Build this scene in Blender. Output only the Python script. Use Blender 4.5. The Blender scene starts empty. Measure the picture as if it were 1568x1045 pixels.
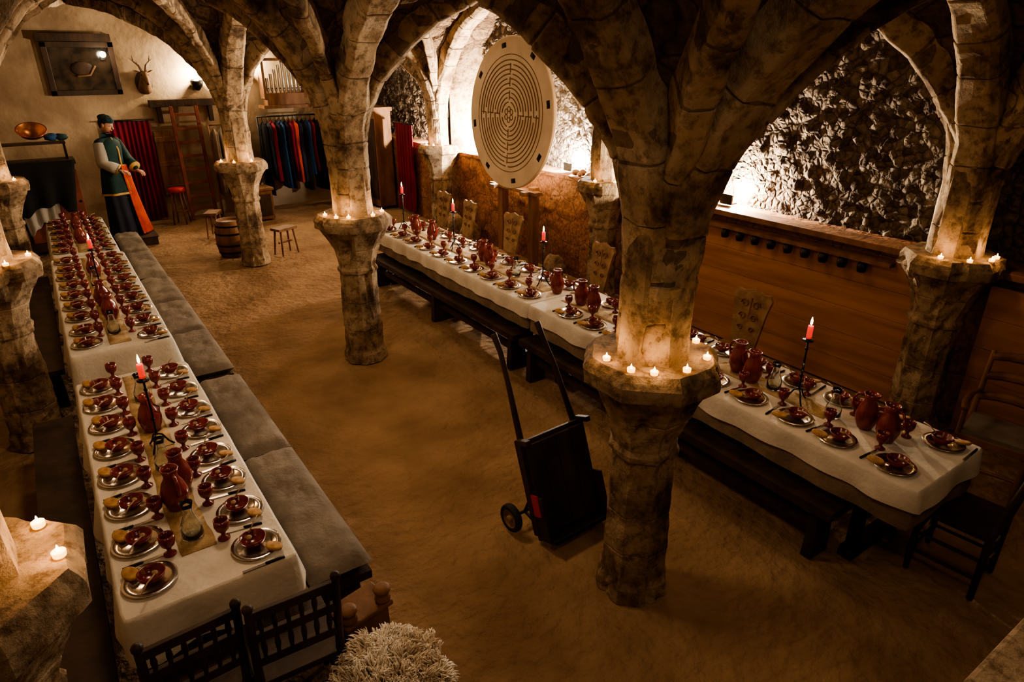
import bpy, math, random
from math import sin, cos, pi, sqrt, acos, atan2
from mathutils import Vector, Matrix, noise, Euler
random.seed(7)
SC = bpy.context.scene
try:
    SC.view_settings.look = 'AgX - Medium High Contrast'
except Exception:
    pass

# ------------------------------------------------------------------ materials
def newmat(name):
    m = bpy.data.materials.new(name); m.use_nodes = True
    nt = m.node_tree
    return m, nt, nt.nodes, nt.links, nt.nodes['Principled BSDF']

def mat(name, c1, c2=None, scale=6.0, rough=0.8, metal=0.0, bump=0.0, bscale=None, stretch=(1,1,1), detail=4, emis=None, estr=0, trans=0, spec=0.3, contrast=(0.35,0.65), bdist=0.02):
    m, nt, N, L, P = newmat(name)
    P.inputs['Roughness'].default_value = rough
    P.inputs['Metallic'].default_value = metal
    P.inputs['Specular IOR Level'].default_value = spec
    if trans: P.inputs['Transmission Weight'].default_value = trans
    if emis:
        P.inputs['Emission Color'].default_value = (*emis, 1); P.inputs['Emission Strength'].default_value = estr
        m.cycles.emission_sampling = 'NONE'
    P.inputs['Base Color'].default_value = (*c1, 1)
    if c2 or bump:
        tc = N.new('ShaderNodeTexCoord'); mp = N.new('ShaderNodeMapping'); mp.inputs['Scale'].default_value = stretch
        L.new(tc.outputs['Object'], mp.inputs['Vector'])
    if c2:
        n = N.new('ShaderNodeTexNoise'); n.inputs['Scale'].default_value = scale; n.inputs['Detail'].default_value = detail
        L.new(mp.outputs[0], n.inputs['Vector'])
        r = N.new('ShaderNodeValToRGB'); r.color_ramp.elements[0].position = contrast[0]; r.color_ramp.elements[1].position = contrast[1]
        r.color_ramp.elements[0].color = (*c1, 1); r.color_ramp.elements[1].color = (*c2, 1)
        L.new(n.outputs['Fac'], r.inputs[0]); L.new(r.outputs[0], P.inputs['Base Color'])
    if bump:
        n2 = N.new('ShaderNodeTexNoise'); n2.inputs['Scale'].default_value = bscale or scale*3; n2.inputs['Detail'].default_value = 5
        L.new(mp.outputs[0], n2.inputs['Vector'])
        b = N.new('ShaderNodeBump'); b.inputs['Strength'].default_value = bump; b.inputs['Distance'].default_value = bdist
        L.new(n2.outputs['Fac'], b.inputs['Height']); L.new(b.outputs[0], P.inputs['Normal'])
    return m

def rubble(name, cols, scale=7.0, bump=0.9, mortar=(0.05,0.03,0.02), mw=0.06, dist=0.05):
    m, nt, N, L, P = newmat(name)
    P.inputs['Roughness'].default_value = 0.9; P.inputs['Specular IOR Level'].default_value = 0.15
    tc = N.new('ShaderNodeTexCoord')
    nz = N.new('ShaderNodeTexNoise'); nz.inputs['Scale'].default_value = 3; nz.inputs['Detail'].default_value = 3
    L.new(tc.outputs['Object'], nz.inputs['Vector'])
    mx = N.new('ShaderNodeMixRGB'); mx.inputs[0].default_value = 0.12
    L.new(tc.outputs['Object'], mx.inputs[1]); L.new(nz.outputs['Color'], mx.inputs[2])
    v1 = N.new('ShaderNodeTexVoronoi'); v1.inputs['Scale'].default_value = scale
    v2 = N.new('ShaderNodeTexVoronoi'); v2.feature = 'DISTANCE_TO_EDGE'; v2.inputs['Scale'].default_value = scale
    L.new(mx.outputs[0], v1.inputs['Vector']); L.new(mx.outputs[0], v2.inputs['Vector'])
    r = N.new('ShaderNodeValToRGB'); cr = r.color_ramp
    cr.elements[0].color = (*cols[0],1); cr.elements[1].color = (*cols[-1],1)
    for i in range(1, len(cols)-1):
        e = cr.elements.new(i/(len(cols)-1)); e.color = (*cols[i],1)
    L.new(v1.outputs['Color'], r.inputs[0])
    er = N.new('ShaderNodeValToRGB'); er.color_ramp.elements[1].position = mw
    L.new(v2.outputs['Distance'], er.inputs[0])
    m2 = N.new('ShaderNodeMixRGB'); m2.inputs[1].default_value = (*mortar,1)
    L.new(er.outputs[0], m2.inputs[0]); L.new(r.outputs[0], m2.inputs[2])
    fn = N.new('ShaderNodeTexNoise'); fn.inputs['Scale'].default_value = 22; fn.inputs['Detail'].default_value = 5
    L.new(tc.outputs['Object'], fn.inputs['Vector'])
    fr = N.new('ShaderNodeValToRGB'); fr.color_ramp.elements[0].position=0.3; fr.color_ramp.elements[0].color=(0.35,0.35,0.35,1); fr.color_ramp.elements[1].position=0.65
    L.new(fn.outputs['Fac'], fr.inputs[0])
    m3 = N.new('ShaderNodeMixRGB'); m3.blend_type='MULTIPLY'; m3.inputs[0].default_value=0.8
    L.new(m2.outputs[0], m3.inputs[1]); L.new(fr.outputs[0], m3.inputs[2])
    L.new(m3.outputs[0], P.inputs['Base Color'])
    er2 = N.new('ShaderNodeMath'); er2.operation='MINIMUM'; er2.inputs[1].default_value=0.25
    L.new(v2.outputs['Distance'], er2.inputs[0])
    ad = N.new('ShaderNodeMath'); ad.operation='MULTIPLY_ADD'; ad.inputs[1].default_value=3.0
    L.new(er2.outputs[0], ad.inputs[0]); L.new(fn.outputs['Fac'], ad.inputs[2])
    b = N.new('ShaderNodeBump'); b.inputs['Strength'].default_value=bump; b.inputs['Distance'].default_value=dist
    L.new(ad.outputs[0], b.inputs['Height']); L.new(b.outputs[0], P.inputs['Normal'])
    return m

def stonemat(name, a, b_, c, bump=0.65):
    m, nt, N, L, P = newmat(name)
    P.inputs['Roughness'].default_value = 0.9; P.inputs['Specular IOR Level'].default_value = 0.12
    tc = N.new('ShaderNodeTexCoord')
    n = N.new('ShaderNodeTexNoise'); n.inputs['Scale'].default_value=2.0; n.inputs['Detail'].default_value=7; n.inputs['Roughness'].default_value=0.66
    L.new(tc.outputs['Object'], n.inputs['Vector'])
    r = N.new('ShaderNodeValToRGB'); cr=r.color_ramp
    cr.elements[0].position=0.37; cr.elements[0].color=(*a,1); cr.elements[1].position=0.66; cr.elements[1].color=(*c,1)
    e=cr.elements.new(0.48); e.color=(*b_,1)
    L.new(n.outputs['Fac'], r.inputs[0])
    n2 = N.new('ShaderNodeTexNoise'); n2.inputs['Scale'].default_value=13; n2.inputs['Detail'].default_value=7; n2.inputs['Roughness'].default_value=0.7
    L.new(tc.outputs['Object'], n2.inputs['Vector'])
    r2 = N.new('ShaderNodeValToRGB'); r2.color_ramp.elements[0].position=0.37; r2.color_ramp.elements[0].color=(0.28,0.23,0.19,1); r2.color_ramp.elements[1].position=0.52
    L.new(n2.outputs['Fac'], r2.inputs[0])
    mm=N.new('ShaderNodeMixRGB'); mm.blend_type='MULTIPLY'; mm.inputs[0].default_value=0.8
    L.new(r.outputs[0], mm.inputs[1]); L.new(r2.outputs[0], mm.inputs[2]); L.new(mm.outputs[0], P.inputs['Base Color'])
    b=N.new('ShaderNodeBump'); b.inputs['Strength'].default_value=bump; b.inputs['Distance'].default_value=0.035
    L.new(n2.outputs['Fac'], b.inputs['Height']); L.new(b.outputs[0], P.inputs['Normal'])
    return m

M_STONE = stonemat('limestone', (0.095,0.062,0.038), (0.30,0.215,0.135), (0.47,0.37,0.25))
M_STONED = stonemat('limestone_joint', (0.06,0.04,0.026), (0.15,0.105,0.068), (0.22,0.165,0.11))
M_WEB = rubble('vault_rubble', [(0.06,0.036,0.023),(0.10,0.062,0.038),(0.17,0.112,0.07),(0.075,0.046,0.028)], scale=5.0, dist=0.06)
M_RUB = rubble('niche_rubble', [(0.05,0.036,0.027),(0.09,0.066,0.048),(0.18,0.14,0.10),(0.065,0.047,0.035)], scale=14, dist=0.035)
M_LOWW = rubble('lower_wall_rubble', [(0.20,0.09,0.045),(0.28,0.135,0.065),(0.24,0.105,0.05)], scale=3.0, bump=0.4, mw=0.015, dist=0.03)
M_PLAST = mat('lime_plaster', (0.24,0.165,0.10), (0.37,0.275,0.175), 2.0, 0.9, bump=0.5, bscale=9)
M_FLOOR = mat('earth_floor', (0.20,0.122,0.068), (0.345,0.225,0.13), 1.5, 0.92, bump=1.0, bscale=11, detail=10, spec=0.08, contrast=(0.32,0.68), bdist=0.045)
M_PANEL = mat('ochre_boards', (0.26,0.115,0.040), (0.42,0.20,0.074), 3, 0.6, bump=0.2, stretch=(1,0.25,3))
M_WDARK = mat('dark_oak', (0.022,0.013,0.008), (0.055,0.03,0.017), 6, 0.55, bump=0.2, stretch=(1,1,0.3))
M_WOOD = mat('brown_oak', (0.11,0.05,0.022), (0.22,0.11,0.05), 7, 0.6, bump=0.25, stretch=(1,1,0.3))
M_WPALE = mat('worn_wood', (0.17,0.10,0.05), (0.30,0.19,0.10), 9, 0.65, bump=0.3)
M_RWOOD = mat('red_wood', (0.12,0.03,0.02), (0.20,0.06,0.035), 6, 0.6)
M_LINEN = mat('linen_cloth', (0.56,0.515,0.44), (0.68,0.63,0.545), 5, 0.9, bump=0.25, bscale=30)
M_BURLAP = mat('brown_undercloth', (0.16,0.12,0.085), (0.24,0.18,0.125), 8, 0.95, bump=0.3, bscale=60)
M_RUNNER = mat('hessian_runner', (0.34,0.23,0.12), (0.50,0.37,0.21), 12, 0.95, bump=0.4, bscale=80)
M_CUSH = mat('grey_cushion', (0.125,0.10,0.08), (0.19,0.16,0.125), 5, 0.95, bump=0.3, bscale=40)
M_CLAY = mat('red_clay', (0.13,0.016,0.011), (0.20,0.028,0.017), 15, 0.22, spec=0.6)
M_PEWTER = mat('pewter', (0.62,0.57,0.50), None, rough=0.2, metal=1.0)
M_BREAD = mat('bread', (0.30,0.16,0.07), (0.50,0.32,0.15), 30, 0.9)
M_IRON = mat('black_iron', (0.012,0.011,0.010), (0.03,0.026,0.022), 20, 0.45, metal=0.6)
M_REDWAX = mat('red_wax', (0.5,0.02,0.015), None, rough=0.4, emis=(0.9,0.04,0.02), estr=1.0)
M_FLAME = mat('flame', (1,0.8,0.4), None, emis=(1.0,0.50,0.14), estr=26)
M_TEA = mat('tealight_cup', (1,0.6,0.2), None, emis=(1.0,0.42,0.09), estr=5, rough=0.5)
M_GLASS = mat('clear_glass', (0.9,0.95,0.95), None, rough=0.03, trans=1.0, spec=0.5)
M_FUR = mat('sheep_fleece', (0.85,0.78,0.66), (0.62,0.50,0.36), 5, 0.95)
M_DISC = mat('disc_board', (0.44,0.36,0.25), (0.54,0.45,0.32), 3, 0.7, bump=0.1)
M_GROOVE = mat('disc_groove', (0.16,0.09,0.04), None, rough=0.8)
M_RUBBER = mat('rubber', (0.02,0.018,0.016), None, rough=0.7)
M_BLACK = mat('black_cloth', (0.006,0.005,0.005), None, rough=0.9)
M_RED = mat('red_paint', (0.4,0.02,0.02), None, rough=0.4)
M_CURT = mat('crimson_cloth', (0.12,0.006,0.018), (0.18,0.012,0.028), 4, 0.85)
M_ORANGE = mat('orange_cloth', (0.50,0.07,0.02), (0.34,0.036,0.015), 5, 0.85)
M_TEAL = mat('teal_cloth', (0.004,0.020,0.022), (0.008,0.036,0.034), 5, 0.8)
M_NAVY = mat('navy_cloth', (0.008,0.009,0.018), (0.015,0.016,0.03), 5, 0.8)
M_YELL = mat('gold_trim', (0.45,0.27,0.06), None, rough=0.5)
M_SKIN = mat('skin', (0.50,0.27,0.17), (0.55,0.32,0.21), 8, 0.5)
M_HAIR = mat('brown_hair', (0.03,0.015,0.008), None, rough=0.7)
M_WHITE = mat('white_linen', (0.34,0.31,0.27), None, rough=0.9)
M_COPPER = mat('copper', (0.75,0.32,0.12), None, rough=0.3, metal=1.0)
M_SILVER = mat('organ_metal', (0.65,0.62,0.55), None, rough=0.3, metal=0.9)
M_LAMP = mat('lamp_glow', (1,0.9,0.7), None, emis=(1,0.85,0.6), estr=60)
M_PICT = mat('dark_picture', (0.015,0.012,0.01), (0.06,0.04,0.025), 5, 0.15, spec=0.6)
M_HIDE = mat('deer_hide', (0.12,0.06,0.028), (0.18,0.10,0.05), 12, 0.9)
M_BONE = mat('antler', (0.14,0.09,0.05), (0.20,0.14,0.09), 12, 0.7)
M_BLUE = mat('blue_cloth', (0.02,0.06,0.16), None, rough=0.85)
M_EYE = mat('eye_dark', (0.01,0.01,0.01), None, rough=0.2)

# ------------------------------------------------------------------ mesh builder
class MB:
    def __init__(s): s.v=[]; s.f=[]; s.m=[]; s.sm=[]
    def add(s, V, F, mat=0, smooth=False, M=None):
        o=len(s.v)
        for p in V:
            p=Vector(p)
            if M is not None: p=M@p
            s.v.append(tuple(p))
        for f in F:
            s.f.append(tuple(i+o for i in f)); s.m.append(mat); s.sm.append(smooth)
    def box(s, c, d, mat=0, rot=None, M=None, taper=1.0):
        x,y,z=[k/2 for k in d]
        V=[(-x,-y,-z),(x,-y,-z),(x,y,-z),(-x,y,-z),(-x*taper,-y*taper,z),(x*taper,-y*taper,z),(x*taper,y*taper,z),(-x*taper,y*taper,z)]
        R=Matrix.Translation(c)@(Euler(rot).to_matrix().to_4x4() if rot else Matrix())
        if M is not None: R=M@R
        s.add(V,[(0,3,2,1),(4,5,6,7),(0,1,5,4),(1,2,6,5),(2,3,7,6),(3,0,4,7)],mat,False,R)
    def lathe(s, prof, seg=20, c=(0,0,0), mat=0, smooth=True, M=None, fn=None, closed=True):
        V=[];F=[]
        for r,z in prof:
            for i in range(seg):
                a=2*pi*i/seg
                k=fn(a,z) if fn else 1.0
                V.append((c[0]+r*k*cos(a), c[1]+r*k*sin(a), c[2]+z))
        n=len(prof)
        for j in range(n-1):
            for i in range(seg):
                i2=(i+1)%seg
                F.append((j*seg+i,j*seg+i2,(j+1)*seg+i2,(j+1)*seg+i))
        if closed:
            F.append(tuple(reversed(range(seg)))); F.append(tuple((n-1)*seg+i for i in range(seg)))
        s.add(V,F,mat,smooth,M)
    def tube(s, pts, rad, seg=8, mat=0, smooth=True, M=None, flat=1.0):
        pts=[Vector(p) for p in pts]; n=len(pts)
        if not isinstance(rad,(list,tuple)): rad=[rad]*n
        up=Vector((0,0,1)); V=[];F=[]
        d0=(pts[1]-pts[0]).normalized()
        if abs(d0.dot(up))>0.95: up=Vector((1,0,0))
        for i,p in enumerate(pts):
            if i==0: d=pts[1]-pts[0]
            elif i==n-1: d=pts[-1]-pts[-2]
            else: d=pts[i+1]-pts[i-1]
            d.normalize(); a=(up-d*up.dot(d)).normalized(); b=d.cross(a); up=a
            for k in range(seg):
                t=2*pi*k/seg+pi/seg
                V.append(p+(a*cos(t)*flat+b*sin(t))*rad[i])
        for j in range(n-1):
            for k in range(seg):
                k2=(k+1)%seg
                F.append((j*seg+k,j*seg+k2,(j+1)*seg+k2,(j+1)*seg+k))
        F.append(tuple(reversed(range(seg)))); F.append(tuple((n-1)*seg+i for i in range(seg)))
        s.add(V,F,mat,smooth,M)
    def ball(s, c, r, mat=0, seg=14, M=None, fn=None):
        if not isinstance(r,(list,tuple)): r=(r,r,r)
        V=[];F=[];rg=seg//2+1
        for j in range(rg+1):
            th=pi*j/rg
            for i in range(seg):
                a=2*pi*i/seg
                d=Vector((sin(th)*cos(a),sin(th)*sin(a),cos(th)))
                k=fn(d) if fn else 1
                V.append((c[0]+d.x*r[0]*k,c[1]+d.y*r[1]*k,c[2]+d.z*r[2]*k))
        for j in range(rg):
            for i in range(seg):
                i2=(i+1)%seg
                F.append((j*seg+i,(j+1)*seg+i,(j+1)*seg+i2,j*seg+i2))
        s.add(V,F,mat,True,M)
    def mesh(s, name, mats):
        me=bpy.data.meshes.new(name); me.from_pydata(s.v,[],s.f)
        for m in mats: me.materials.append(m)
        me.polygons.foreach_set('material_index',s.m); me.polygons.foreach_set('use_smooth',s.sm)
        me.update(); return me
    def obj(s, name, mats, bevel=0, loc=(0,0,0), rotz=0, parent=None):
        return place(s.mesh(name,mats),name,loc,rotz,bevel,parent)
def place(me,name,loc=(0,0,0),rotz=0,bevel=0,parent=None,scale=1):
    o=bpy.data.objects.new(name,me); SC.collection.objects.link(o)
    o.location=loc; o.rotation_euler=(0,0,rotz); o.scale=(scale,)*3
    if bevel:
        b=o.modifiers.new('bevel','BEVEL'); b.width=bevel; b.segments=2; b.limit_method='ANGLE'; b.angle_limit=0.7
    if parent: o.parent=parent
    return o
def nz(x,y,z,s=1.0): return noise.noise(Vector((x*s,y*s,z*s)))
def rj(a): return random.uniform(-a,a)

# ------------------------------------------------------------------ room grid
GX=[-0.52,2.42,5.75]; GY=[-1.9,2.2,6.25,10.5,18.7]
XL,XR,XLOW=-0.98,6.4,6.05
H0,ST,RISE,RR=1.56,0.38,1.92,1.22
PH=acos((RR-1)/RR); KN=sqrt(2*RR-1)
def prof(t):
    t=max(0,min(1,t)); return sqrt(max(0,2*RR*t-t*t))/KN
def zp(v,G):
    if v<=G[0] or v>=G[-1]: return H0+ST
    for a,b in zip(G,G[1:]):
        if a<=v<=b: return H0+ST+RISE*prof(min(v-a,b-v)/((b-a)/2))
def samples(G,n):
    o=[]
    for a,b in zip(G,G[1:]):
        h=(b-a)/2
        ts=[RR*(1-cos(PH*i/n)) for i in range(n)]
        o+= [a+h*t for t in ts]; o+=[b-h*t for t in reversed([RR*(1-cos(PH*i/n)) for i in range(1,n+1)])]
    o.append(G[-1]); return o
xs=[XL-0.1,XL,-0.75]+samples(GX,24)+[5.9,6.05,6.2,6.35,XR+0.15]; ys=[-2.1]+[y for y in samples(GY,34) if y<14.75]+[14.85]
mb=MB(); V=[];F=[]
for y in ys:
    for x in xs:
        z=max(zp(x,GX),zp(y,GY))
        n1=nz(x,y,z,2.2); n2=nz(x+9,y,z,6.0)
        k=0.05*n1+0.045*n2
        V.append((x+k*0.5,y+k*0.5,z+0.05+k))
W=len(xs)
for j in range(len(ys)-1):
    for i in range(W-1):
        a=j*W+i; F.append((a,a+W,a+W+1,a+1))
mb.add(V,F,0,True); mb.obj('ceiling',[M_WEB])

# ribs
def half_rib(mb,c,mid,w,d,nb=8):
    c=Vector((c[0],c[1],0)); mid=Vector((mid[0],mid[1],0)); D=mid-c; a=D.length; D.normalize(); S=Vector((-D.y,D.x,0))
    def fr(q):
        if q<=0: return c+Vector((0,0,H0+ST*(1+q))), D.copy()
        ph=q*PH
        t=RR*(1-cos(ph)); p=c+D*(a*t)+Vector((0,0,H0+ST+RISE*RR*sin(ph)/KN))
        T=(D*(a*RR*sin(ph))+Vector((0,0,RISE*RR*cos(ph)/KN))); T.normalize()
        td=T.dot(D); N=D*T.z-Vector((0,0,td)); return p,N
    ch=min(0.04,w*0.18)
    sec=[(-w/2,-0.10),(-w/2,d*0.3),(-w/2,d-ch),(-w/2+ch,d),(0,d),(w/2-ch,d),(w/2,d-ch),(w/2,d*0.3),(w/2,-0.10)]
    def run(p0,p1,k,mt,off=0,jit=0.0,ns=3):
        V=[];F=[]
        for i in range(ns):
            p,N=fr(p0+(p1-p0)*i/(ns-1))
            for (s_,n_) in sec:
                q=p+S*(s_*k)+N*((n_ if n_<0 else n_*k)+off)
                if jit:
                    q=q+Vector((nz(q.x,q.y,q.z,4),nz(q.x+5,q.y,q.z,4),nz(q.x,q.y+5,q.z,4)))*jit
                    q=q+noise.noise_vector(q*14)*jit*0.35
                V.append(q)
        m=len(sec)
        for i in range(ns-1):
            for j in range(m-1): F.append((i*m+j,i*m+j+1,(i+1)*m+j+1,(i+1)*m+j))
        F.append(tuple(reversed(range(m)))); F.append(tuple((ns-1)*m+j for j in range(m)))
        mb.add(V,F,mt)
    run(0,1,0.97,1,-0.003,0.028,24); run(-1,0,0.97,1,-0.003,0.028,3)
    edges=[-1,-0.45,0.02]+[i/nb+random.uniform(-.02,.02) for i in range(1,nb)]+[1]
    for q0,q1 in zip(edges,edges[1:]):
        g=0.0015 if q0>=0 else 0.006
        run(q0+g,q1-g,1+random.uniform(-0.02,0.022),0,random.uniform(-0.005,0.005),0.030,6)
mb=MB(); MY=lambda j:(GY[j]+GY[j+1])/2
for i,x in enumerate(GX):
    for j in range(4):
        y=GY[j]
        wx=0.28 if i==1 else 0.26
        if i<2: half_rib(mb,(x,y),((x+GX[i+1])/2,y),0.27,0.16)
        if i>0: half_rib(mb,(x,y),((x+GX[i-1])/2,y),0.27,0.16)
        half_rib(mb,(x,y),(x,MY(j)),wx,0.16,8 if j<3 else 13)
        if j>0: half_rib(mb,(x,y),(x,MY(j-1)),wx,0.16,8)
        for di in (-1,1):
            if 0<=i+di<3:
                mx=(x+GX[i+di])/2
                half_rib(mb,(x,y),(mx,MY(j)),0.13,0.11,9 if j<3 else 13)
                if j>0: half_rib(mb,(x,y),(mx,MY(j-1)),0.13,0.11,9)
mb.obj('ceiling_ribs',[M_STONE,M_STONED],bevel=0.012)

# columns
def octf(a,z=0):
    b=(a%(pi/4))-pi/8; return 1/cos(b)
def column_mesh(seed):
    prof0=[(0.205,0),(0.20,0.10),(0.182,0.14),(0.175,0.6),(0.168,0.96),(0.186,0.98),(0.19,1.01),(0.174,1.035),(0.178,1.08),(0.20,1.17),(0.235,1.27),(0.28,1.36),(0.305,1.405),(0.312,1.42),(0.345,1.425),(0.352,1.50),(0.335,1.53),(0.31,1.56)]
    joints=[0.32+random.uniform(-.05,.05),0.64+random.uniform(-.05,.05),1.22]
    zs=[i*0.03 for i in range(0,53)]+[p[1] for p in prof0]
    for j in joints: zs+=[j-0.008,j,j+0.008]
    zs=sorted(set(round(z,4) for z in zs if z<=1.56))
    def r(z):
        for (r0,z0),(r1,z1) in zip(prof0,prof0[1:]):
            if z0<=z<=z1: return r0+(r1-r0)*(z-z0)/(z1-z0+1e-9)
        return prof0[-1][0]
    P=[]
    for z in zs:
        rr=r(z)
        if any(abs(z-j)<0.004 for j in joints): rr-=0.006
        P.append((rr,z))
    def fn(a,z):
        x,y=cos(a),sin(a)
        f=0.45 if z>1.41 else 1.0
        k=octf(a)*(1+f*(0.05*nz(x+seed,y,z*2.2,1.6)+0.035*nz(x*2+seed,y*2,z*8,1.3))+0.022*nz(x*5+seed,y*5,z*22,1.0))
        n=nz(x*1.5+seed*3,y*1.5,z*3,1.8)
        if n>0.30: k-= (n-0.30)*0.5
        return k
    b=MB(); b.lathe(P,56,mat=0,smooth=False,fn=fn)
    P2=[(0.185,1.55),(0.175,1.7),(0.175,2.0),(0.17,2.3)]
    b.lathe(P2,24,mat=0,smooth=False,fn=lambda a,z:octf(a)*(1+0.06*nz(cos(a)+seed,sin(a),z,4)))
    return b
for i,x in enumerate(GX):
    for j,y in enumerate(GY[:4]):
        column_mesh(i*7.3+j*3.1).obj('stone_column',[M_STONE,M_STONED],loc=(x,y,0),rotz=pi/8)

# walls
def rough_wall(name,x,y0,y1,z0,z1,amp,mt,sgn,step=0.045,fr=6.5):
    ny=int((y1-y0)/step); nzz=int((z1-z0)/step); V=[];F=[]
    for j in range(nzz+1):
        z=z0+(z1-z0)*j/nzz
        for i in range(ny+1):
            y=y0+(y1-y0)*i/ny
            ds,ps=noise.voronoi(Vector((y*fr,z*fr*1.15,x)))
            k=min(0.3,ds[1]-ds[0])/0.3
            cellr=noise.cell(ps[0]*3.7)
            V.append((x+sgn*amp*(k*(0.4+0.8*cellr)+0.5*nz(y,z,0,1.2)),y,z))
    for j in range(nzz):
        for i in range(ny):
            a=j*(ny+1)+i; F.append((a,a+1,a+ny+2,a+ny+1))
    b=MB(); b.add(V,F,0,True); return b
b=rough_wall('w',XR,-2.1,14.8,1.38,4.0,0.05,None,-1,0.036,9.5); b.obj('wall_right',[M_RUB])
b=rough_wall('w',XLOW,-2.1,14.8,-0.02,1.42,0.03,None,-1,0.06)
b.box(((XLOW+XR)/2+0.03,6.35,1.40),(XR-XLOW+0.1,16.9,0.05),0)
b.obj('wall_right_lower',[M_LOWW])
b=rough_wall('w',XL,-2.1,14.8,-0.02,4.0,0.03,None,1,0.07); b.obj('wall_left',[M_PLAST])
b=MB(); b.box((2.8,14.75,2.0),(7.9,0.2,4.2)); b.obj('wall_back',[M_PLAST])
b=MB(); b.box((2.8,-2.15,2.0),(7.9,0.2,4.2)); b.obj('wall_front',[M_PLAST])
b=MB()
for (y,s_) in ((10.28,-1),(10.72,1),(6.47,1),(6.03,-1),(2.42,1)):
    V=[(5.86,y,1.43),(6.42,y+s_*0.28,1.43),(6.42,y+s_*0.28,3.9),(5.86,y,3.9),(5.86,y-s_*0.02,1.43),(6.42,y-s_*0.02,1.43),(6.42,y-s_*0.02,3.9),(5.86,y-s_*0.02,3.9)]
    b.add(V,[(0,1,2,3),(4,7,6,5),(0,4,5,1),(3,2,6,7),(0,3,7,4)],0)
b.obj('trim_niche_jambs',[M_STONE])
# loose stones on the ledge
b=MB()
for k in range(12):
    y=6.78+random.random()*0.5; s=random.uniform(0.025,0.06)
    b.ball((6.13+rj(.05),y,1.428+s*0.85),(s,s*1.3,s*0.8),0,10,fn=lambda d:1+0.2*noise.noise(d*2+Vector((y*9,0,0))))
b.obj('loose_stones',[M_WOOD])
# floor
V=[];F=[];nx,ny=75,170
for j in range(ny+1):
    for i in range(nx+1):
        x=-1.1+7.65*i/nx; y=-2.2+17.1*j/ny
        V.append((x,y,0.012*nz(x,y,0,1.5)+0.009*nz(x,y,3,4)-0.009))
for j in range(ny):
    for i in range(nx):
        a=j*(nx+1)+i; F.append((a,a+1,a+nx+2,a+nx+1))
b=MB(); b.add(V,F,0,True); b.obj('floor',[M_FLOOR])
# wood wainscot in the right bays
b=MB()
for (y0,y1) in ((2.45,6.0),(-1.7,1.95)):
    for k in range(5):
        b.box((XLOW-0.075+random.uniform(-.004,.004),(y0+y1)/2,0.14+k*0.262),(0.05,y1-y0,0.260),0)
    b.box((XLOW-0.05,(y0+y1)/2,1.43),(0.24,y1-y0+0.05,0.055),1)
b.obj('wall_panelling',[M_PANEL,M_WOOD],bevel=0.004)
b=MB()
b.box((XLOW-0.15,3.75,1.30),(0.10,2.1,0.035),1)
for k in range(9):
    y=2.95+k*0.19; b.lathe([(0.005,-0.09),(0.035,-0.085),(0.045,-0.04),(0.038,0.0),(0.03,0.0)],12,(XLOW-0.17,y,1.27),0)
    b.tube([(XLOW-0.12,y,1.27),(XLOW-0.2,y,1.275)],0.006,6,0)
b.obj('mug_peg_shelf',[M_IRON,M_WOOD])

b=MB(); b.box((3.4,0.33,0.42),(3.2,0.24,0.84),0); b.box((3.4,0.33,0.87),(3.26,0.32,0.08),0)
b.obj('stone_parapet',[M_STONE],bevel=0.02)

# ------------------------------------------------------------------ tealights
def point(name,loc,e,col=(1.0,0.55,0.24),r=0.03):
    l=bpy.data.lights.new(name,'POINT'); l.energy=e; l.color=col; l.shadow_soft_size=r
    o=bpy.data.objects.new(name,l); o.location=loc; SC.collection.objects.link(o); return o
def tealights(cx,cy,z,angs,r=0.285,e=1.0):
    b=MB()
    for a in angs:
        a=math.radians(a); rr=r-random.random()*0.02; x,y=rr*cos(a),rr*sin(a)
        b.lathe([(0.019,0),(0.021,0.018),(0.018,0.020),(0.0175,0.012),(0.002,0.012)],12,(x,y,0),0)
        b.lathe([(0.001,0.014),(0.005,0.021),(0.0045,0.030),(0.001,0.042)],8,(x,y,0),1)
    b.obj('tealight_candles',[M_TEA,M_FLAME],loc=(cx,cy,z))
    for a in angs[::2] if len(angs)>2 else angs:
        a=math.radians(a)
        point('candle_light',(cx+(r+0.0)*cos(a),cy+(r)*sin(a),z+0.085),e,r=0.012)
CT=1.562
tealights(2.42,2.2,CT,[168,203,226,262,305,350],0.29,1.6)
tealights(2.42,6.25,CT,[180,215,240,290,330],0.29,2.0)
tealights(2.42,10.5,CT,[190,240,290],0.29,2.6)
tealights(5.75,2.2,CT,[185,225,262,285],0.29,1.8)
tealights(5.75,6.25,CT,[200,250,275],0.29,2.0)
tealights(5.75,10.5,CT,[190,220,250],0.29,2.4)
tealights(GX[0],6.25,CT,[300,355],0.29,2)
tealights(GX[0],2.2,CT,[350,32],0.30,1.8)
tealights(GX[0],10.5,CT,[320],0.29,2)

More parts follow.
